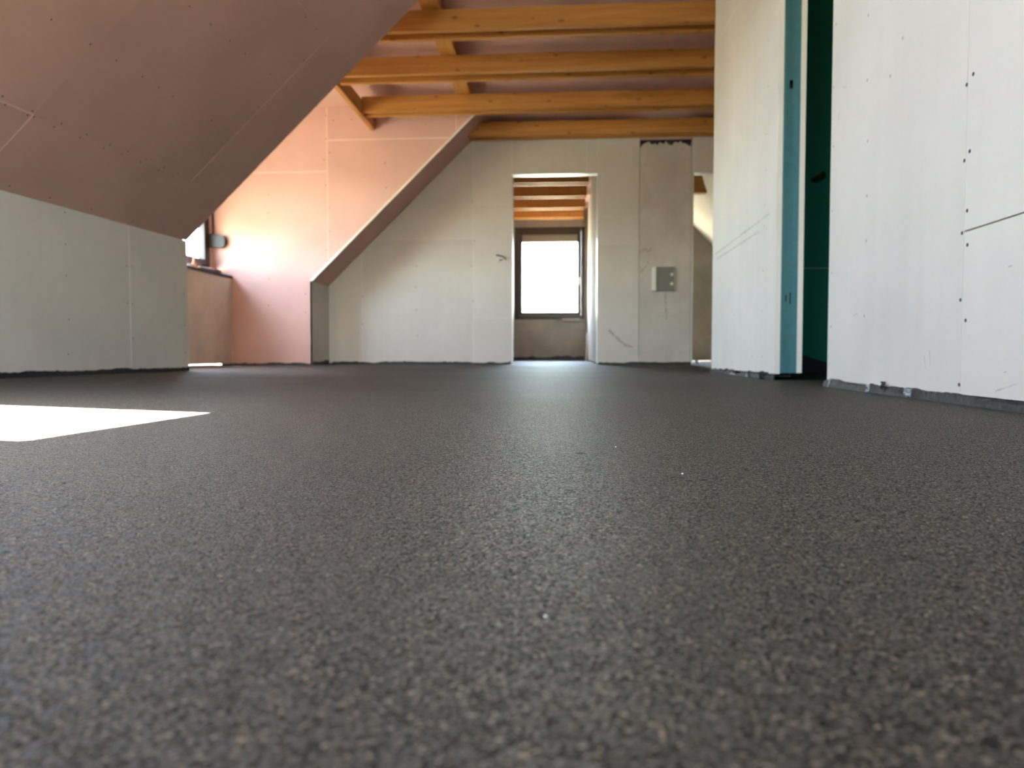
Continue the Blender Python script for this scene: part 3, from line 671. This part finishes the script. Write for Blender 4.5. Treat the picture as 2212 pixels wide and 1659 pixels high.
rb = at_y(1500, 380, 9.6); rb2 = at_y(1526, 416, 9.6)
hb = tag(empty('short_beam', (rb.x, 9.6, rb2.z)), 'dark brown beam end seen through the right-hand doorway', 'beam')
v, f = prism([(rb.x - .3, 9.6, rb2.z), (rb2.x + .01, 9.6, rb2.z), (rb2.x - .06, 9.6, rb.z + .02), (rb.x - .3, 9.6, rb.z + .02)], (0, .12, 0)); mk('timber', v, f, 'spruce_x', hb)

# ------------------------------------------------------------------ edge strips, foil, torn bits at the wall feet
ragged('edge_strip', (FR.p(uB + .1, 0, 0), FR.p(uE + .004, 0, 0)), .019, .028, 'edge_foam', 'dark grey torn edge strip along the foot of the right wall', 'edge strip', out=.014, bulge=.004, nrm=FR.n, seed=4)
ragged('edge_strip', (FSt.p(.0, 0), FSt.p(YS1 - YS0, 0)), .012, .03, 'edge_foam', 'crumpled edge strip at the foot of the stub wall beside the stud', 'edge strip', out=.008, bulge=.006, nrm=(-1, 0, 0), seed=9)
ragged('edge_strip', (FKn.p(0, 0), FKn.p(UL - .2, 0)), .022, .032, 'edge_foam', 'dark torn edge strip along the foot of the left knee wall', 'edge strip', out=.006, bulge=.004, nrm=FKn.n, seed=5)
ragged('edge_strip', ((XK + .03, YF, 0), (D1L - .02, YF, 0)), .016, .03, 'black_foil', 'black edge strip at the far wall between slope and doorway', 'edge strip', out=.006, bulge=.003, nrm=(0, -1, 0), seed=6)
ragged('edge_strip', ((D1R + .02, YF, 0), (D2L - .01, YF, 0)), .016, .028, 'black_foil', 'black edge strip at the foot of the chimney wall section', 'edge strip', out=.006, bulge=.003, nrm=(0, -1, 0), seed=8)
ragged('edge_strip', ((XP + .02, YC, 0), (XK - .01, YC, 0)), .012, .026, 'black_foil', 'thin dark edge strip at the foot of the pink cheek wall', 'edge strip', out=.006, bulge=.003, nrm=(0, -1, 0), seed=11)
ragged('edge_strip', ((XK, YC + .02, 0), (XK, YF - .02, 0)), .03, .05, 'black_foil', 'black edge strip in the corner below the far slope', 'edge strip', out=.006, bulge=.003, nrm=(1, 0, 0), seed=12)
ragged('edge_strip', ((gw0.x - .3, YG, 0), (pb - .05, YG, 0)), .05, .08, 'black_foil', 'black strip on the floor line below the far window', 'edge strip', out=.008, bulge=.003, nrm=(0, -1, 0), seed=13)
def scrap(name, c, size, nrm, mat, label, cat, seed, grp=None):
    """crumpled foil scrap: folded little sheet with thickness"""
    rnd = random.Random(seed); n = 7; nrm = V(nrm).normalized(); t = nrm.cross(V((0, 0, 1))).normalized(); v, f = [], []
    for side in (0, 1):
        for i in range(n):
            for j in range(n):
                a = (i / (n - 1) - .5) * size[0] * (1 - .5 * j / (n - 1)); b = j / (n - 1) * size[1]
                o = .006 + rnd.uniform(0, 1) * size[2] if side == 0 else None
                if side == 0: v.append(V(c) + t * (a + rnd.uniform(-.2, .2) * size[0] / n) + V((0, 0, b + .001)) + nrm * o)
                else: v.append(v[i * n + j] - nrm * .0012)
    for i in range(n - 1):
        for j in range(n - 1):
            a = i * n + j; f.append([a, a + 1, a + n + 1, a + n]); b = a + n * n; f.append([b, b + n, b + n + 1, b + 1])
    rim = [i for i in range(n)] + [i * n + n - 1 for i in range(1, n)] + [(n - 1) * n + j for j in range(n - 2, -1, -1)] + [i * n for i in range(n - 2, 0, -1)]
    for q in range(len(rim)): a, b = rim[q], rim[(q + 1) % len(rim)]; f.append([a, b, b + n * n, a + n * n])
    return tag(mk(name, v, f, mat), label, cat, grp)
def foot(fr, x, y): u, _ = fr.px(x, y); return fr.p(u, 0)
scrap('foil_scrap', foot(FR, 1974, 848), (.035, .022, .016), FR.n, 'clear_foil', 'shiny bent foil tag at the foot of the right wall', 'foil', 1)
scrap('foil_scrap', foot(FR, 1884, 836), (.03, .022, .01), FR.n, 'clear_foil', 'small bright foil flap on the strip near the doorway corner', 'foil', 2)
scrap('foil_scrap', foot(FR, 1797, 824), (.03, .028, .006), (-.3, -1, 0), 'clear_foil', 'pale foil end curling at the corner of the right wall', 'foil', 3)
scrap('foil_scrap', foot(FR, 1915, 838), (.05, .034, .008), FR.n, 'edge_foam', 'dark lump of torn strip at the right wall, left of the bent tag', 'foil', 4)
scrap('foil_scrap', foot(FSt, 1619, 812), (.06, .018, .012), (-1, 0, 0), 'clear_foil', 'glinting foil edge below the middle of the stub wall', 'foil', 5)
scrap('foil_scrap', foot(FSt, 1585, 808), (.16, .012, .006), (-1, 0, 0), 'clear_foil', 'long pale foil edge below the far half of the stub wall', 'foil', 6)
scrap('foil_scrap', foot(FSt, 1652, 816), (.06, .034, .02), (-1, -.2, 0), 'edge_foam', 'dark crumpled wad at the near corner of the stub wall', 'foil', 7)
scrap('foil_scrap', (D2L + .05, YF + .02, 0), (.05, .05, .02), (0, -1, 0), 'clear_foil', 'bluish foil curl on the threshold of the right-hand doorway', 'foil', 8)

# ------------------------------------------------------------------ things on and around the dormer window
w1 = at_y(465, 506, YC - .02); w2 = at_y(488, 535, YC - .02)
bx = tag(empty('strap_winder', (w1.x, YC, w2.z)), 'dark grey rounded winder box on the pink wall beside the dormer window', 'winder box')
zc = (w1.z + w2.z) / 2; hz = (w1.z - w2.z) / 2
pr2 = [(w1.x - .05, zc - hz), (w2.x - .03, zc - hz), (w2.x - .006, zc - hz * .75), (w2.x + .004, zc - hz * .2), (w2.x, zc + hz * .35), (w2.x - .02, zc + hz * .75), (w1.x + .0, zc + hz), (w1.x - .05, zc + hz)]
v, f = prism([(a, YC - .055, b) for a, b in pr2], (0, .054, 0)); mk('housing', v, f, 'grey_plastic', bx)
v, f = prism([(w1.x - .01, YC - .0575, zc - hz * .6), (w1.x + .07, YC - .0575, zc - hz * .6), (w1.x + .07, YC - .0575, zc + hz * .4), (w1.x - .01, YC - .0575, zc + hz * .4)], (0, .003, 0)); mk('cover', v, f, 'grey_plastic', bx)
mk('strap', *boxg(w1.x - .03, w1.x - .012, YC - .03, YC - .028, w1.z - .01, w1.z + .35), 'grey_plastic', bx)
def on_sill(x, y, X): p = at_x(x, y, X); return V((X, p.y, zp + .0045))
# small squeeze bottle with orange cap
p = on_sill(419, 575, -3.50)
bt = tag(empty('cartridge_nozzle', tuple(p)), 'small orange cone shaped nozzle standing on the dormer window ledge', 'nozzle')
v, f = tube([p, p + V((0, 0, .03)), p + V((0, 0, .032)), p + V((0, 0, .075)), p + V((0, 0, .115))], .03, 14, [.034, .034, .028, .012, .006]); mk('cone', v, f, 'orange_plastic', bt, True)
v, f = tube([p + V((0, 0, .115)), p + V((0, 0, .135))], .007, 10); mk('tip', v, f, 'grey_plastic', bt)
p = on_sill(409, 576, -3.46)
v, f = [], []
n = 22
for ring, (r, z) in enumerate([(.055, 0), (.055, .03), (.035, .03), (.035, 0)]):
    for k_ in range(n): q = 6.2832 * k_ / n; v.append(p + V((r * math.cos(q), r * math.sin(q), z)))
for ring in range(4):
    for k_ in range(n): a, b = ring * n + k_, ring * n + (k_ + 1) % n; c, d = ((ring + 1) % 4) * n + k_, ((ring + 1) % 4) * n + (k_ + 1) % n; f.append([a, b, d, c])
tag(mk('tape_roll', v, f, 'white_plastic'), 'white roll of tape lying at the near end of the dormer ledge', 'tape roll')
p = on_sill(443, 577, -3.50)
tr = tag(empty('tool_tray', tuple(p)), 'low grey tray with tools lying along the dormer window ledge', 'tray')
mk('tray', *join([boxg(p.x - .04, p.x + .04, p.y - .16, p.y + .16, p.z, p.z + .006), boxg(p.x - .04, p.x - .034, p.y - .16, p.y + .16, p.z, p.z + .03), boxg(p.x + .034, p.x + .04, p.y - .16, p.y + .16, p.z, p.z + .03), boxg(p.x - .04, p.x + .04, p.y - .16, p.y - .154, p.z, p.z + .03), boxg(p.x - .04, p.x + .04, p.y + .154, p.y + .16, p.z, p.z + .03)]), 'grey_plastic', tr)
v, f = tube([p + V((.0, -.12, .028)), p + V((.0, 0, .034)), p + V((.01, .13, .04))], .016, 10); mk('tool_handle', v, f, 'clear_foil', tr)
p = on_sill(474, 583, -3.50)
tag(box('putty_block', (p.x - .05, p.x + .05, p.y - .14, p.y - .05, p.z, p.z + .045), 'grey_plastic', None, .008), 'dark low block at the far corner of the dormer ledge', 'block')

# cable stub in the far wall left of the doorway
p = at_y(1072, 551, YF)
cb_ = tag(empty('wall_cable', tuple(p)), 'thin grey cable stub coming out of the far wall left of the doorway', 'cable')
v, f = tube([p + V((0, .0, 0)), p + V((.02, -.03, -.005)), p + V((.07, -.035, -.02)), p + V((.11, -.03, -.05))], .006, 8); mk('sheath', v, f, 'grey_plastic', cb_)
v, f = tube([p + V((.02, -.002, -.05)), p + V((.02, -.02, -.05))], .016, 10); mk('dowel', v, f, 'white_plastic', cb_)
# scuffs on the far wall and dirt strokes by the soot door
scuffs('scuffs', FF, [[(1315, 713), (1330, 728)], [(1330, 728), (1350, 745)], [(1350, 745), (1368, 750)]], 'scuff_dark', fw, .03)
FCh = Frame((0, YF - .0022, 0), (1, 0, 0), (0, 0, 1), (0, -1, 0))
scuffs('stain_strokes', FCh, [[(1382, 545), (1392, 538)], [(1392, 538), (1400, 545)], [(1400, 545), (1408, 536)], [(1399, 566), (1402, 569)], [(1437, 632), (1440, 690)], [(1383, 590), (1396, 575)]], 'scuff_dark', ch, .028)
discs('screw_heads', [FCk.px(*q) for q in [(580, 420), (579, 460), (579, 505), (580, 550), (581, 603), (580, 660), (660, 635), (660, 675), (704, 250), (704, 300), (712, 330), (704, 400), (711, 450), (712, 500), (704, 540), (630, 256), (760, 258), (720, 260), (700, 345), (832, 352), (834, 405)]], FCk, .006, 'screw_pink', ck)
discs('screw_heads', [FF.px(*q) for q in [(1020, 435), (1025, 520), (1018, 575), (1022, 650), (900, 575), (898, 620), (900, 670), (902, 725), (783, 640), (783, 700)]], FF, .008, 'screw_light', fw)

# ------------------------------------------------------------------ crumbs on the screed
def crumb(x, y, size, mat, label, i):
    d = ray(x, y); P = C0 + d * (-CAMH / d.z); rnd = random.Random(i)
    n = 9; v = [P + V((0, 0, size[2]))]; f = []
    for r in (1, 0):
        for k_ in range(n):
            q = 6.2832 * k_ / n; j = rnd.uniform(.7, 1.2)
            v.append(P + V((size[0] * math.cos(q) * j * (1 if r == 0 else .7), size[1] * math.sin(q) * j * (1 if r == 0 else .7), size[2] * .6 if r else -.0003)))
    for k_ in range(n): f.append([0, 1 + k_, 1 + (k_ + 1) % n]); f.append([1 + k_, 1 + n + k_, 1 + n + (k_ + 1) % n, 1 + (k_ + 1) % n])
    f.append(list(range(2 * n, n, -1)))
    tag(mk('crumb', v, f, mat), label, 'crumb', 'crumbs lying on the floor')
for i, c in enumerate([
    (1254, 979, (.0075, .0012, .0009), 'pebble', 'flat dark sliver on the floor in front of the far doorway'),
    (1330, 966, (.0011, .0011, .0012), 'white_grain', 'tiny white grain on the floor right of the dark sliver'),
    (1474, 1024, (.0012, .0012, .0013), 'white_grain', 'tiny white grain on the floor right of centre'),
    (1489, 1039, (.0035, .001, .0008), 'pebble', 'thin dark splinter on the floor right of centre'),
    (1337, 1106, (.0028, .001, .0008), 'pebble', 'thin dark splinter on the floor below the window reflection'),
    (1735, 1105, (.0016, .0013, .0012), 'pebble', 'dark speck on the floor below the green doorway'),
    (138, 1045, (.0022, .0016, .0014), 'pebble', 'dark speck on the floor at the far left'),
    (503, 1250, (.0012, .0010, .0012), 'pebble', 'dark speck on the floor at lower left'),
    (1714, 1444, (.0010, .0009, .0010), 'pebble', 'dark speck on the floor at lower right'),
    (1178, 1332, (.0009, .0008, .0008), 'white_grain', 'pale grain on the floor at bottom centre'),
]): crumb(*c, i)
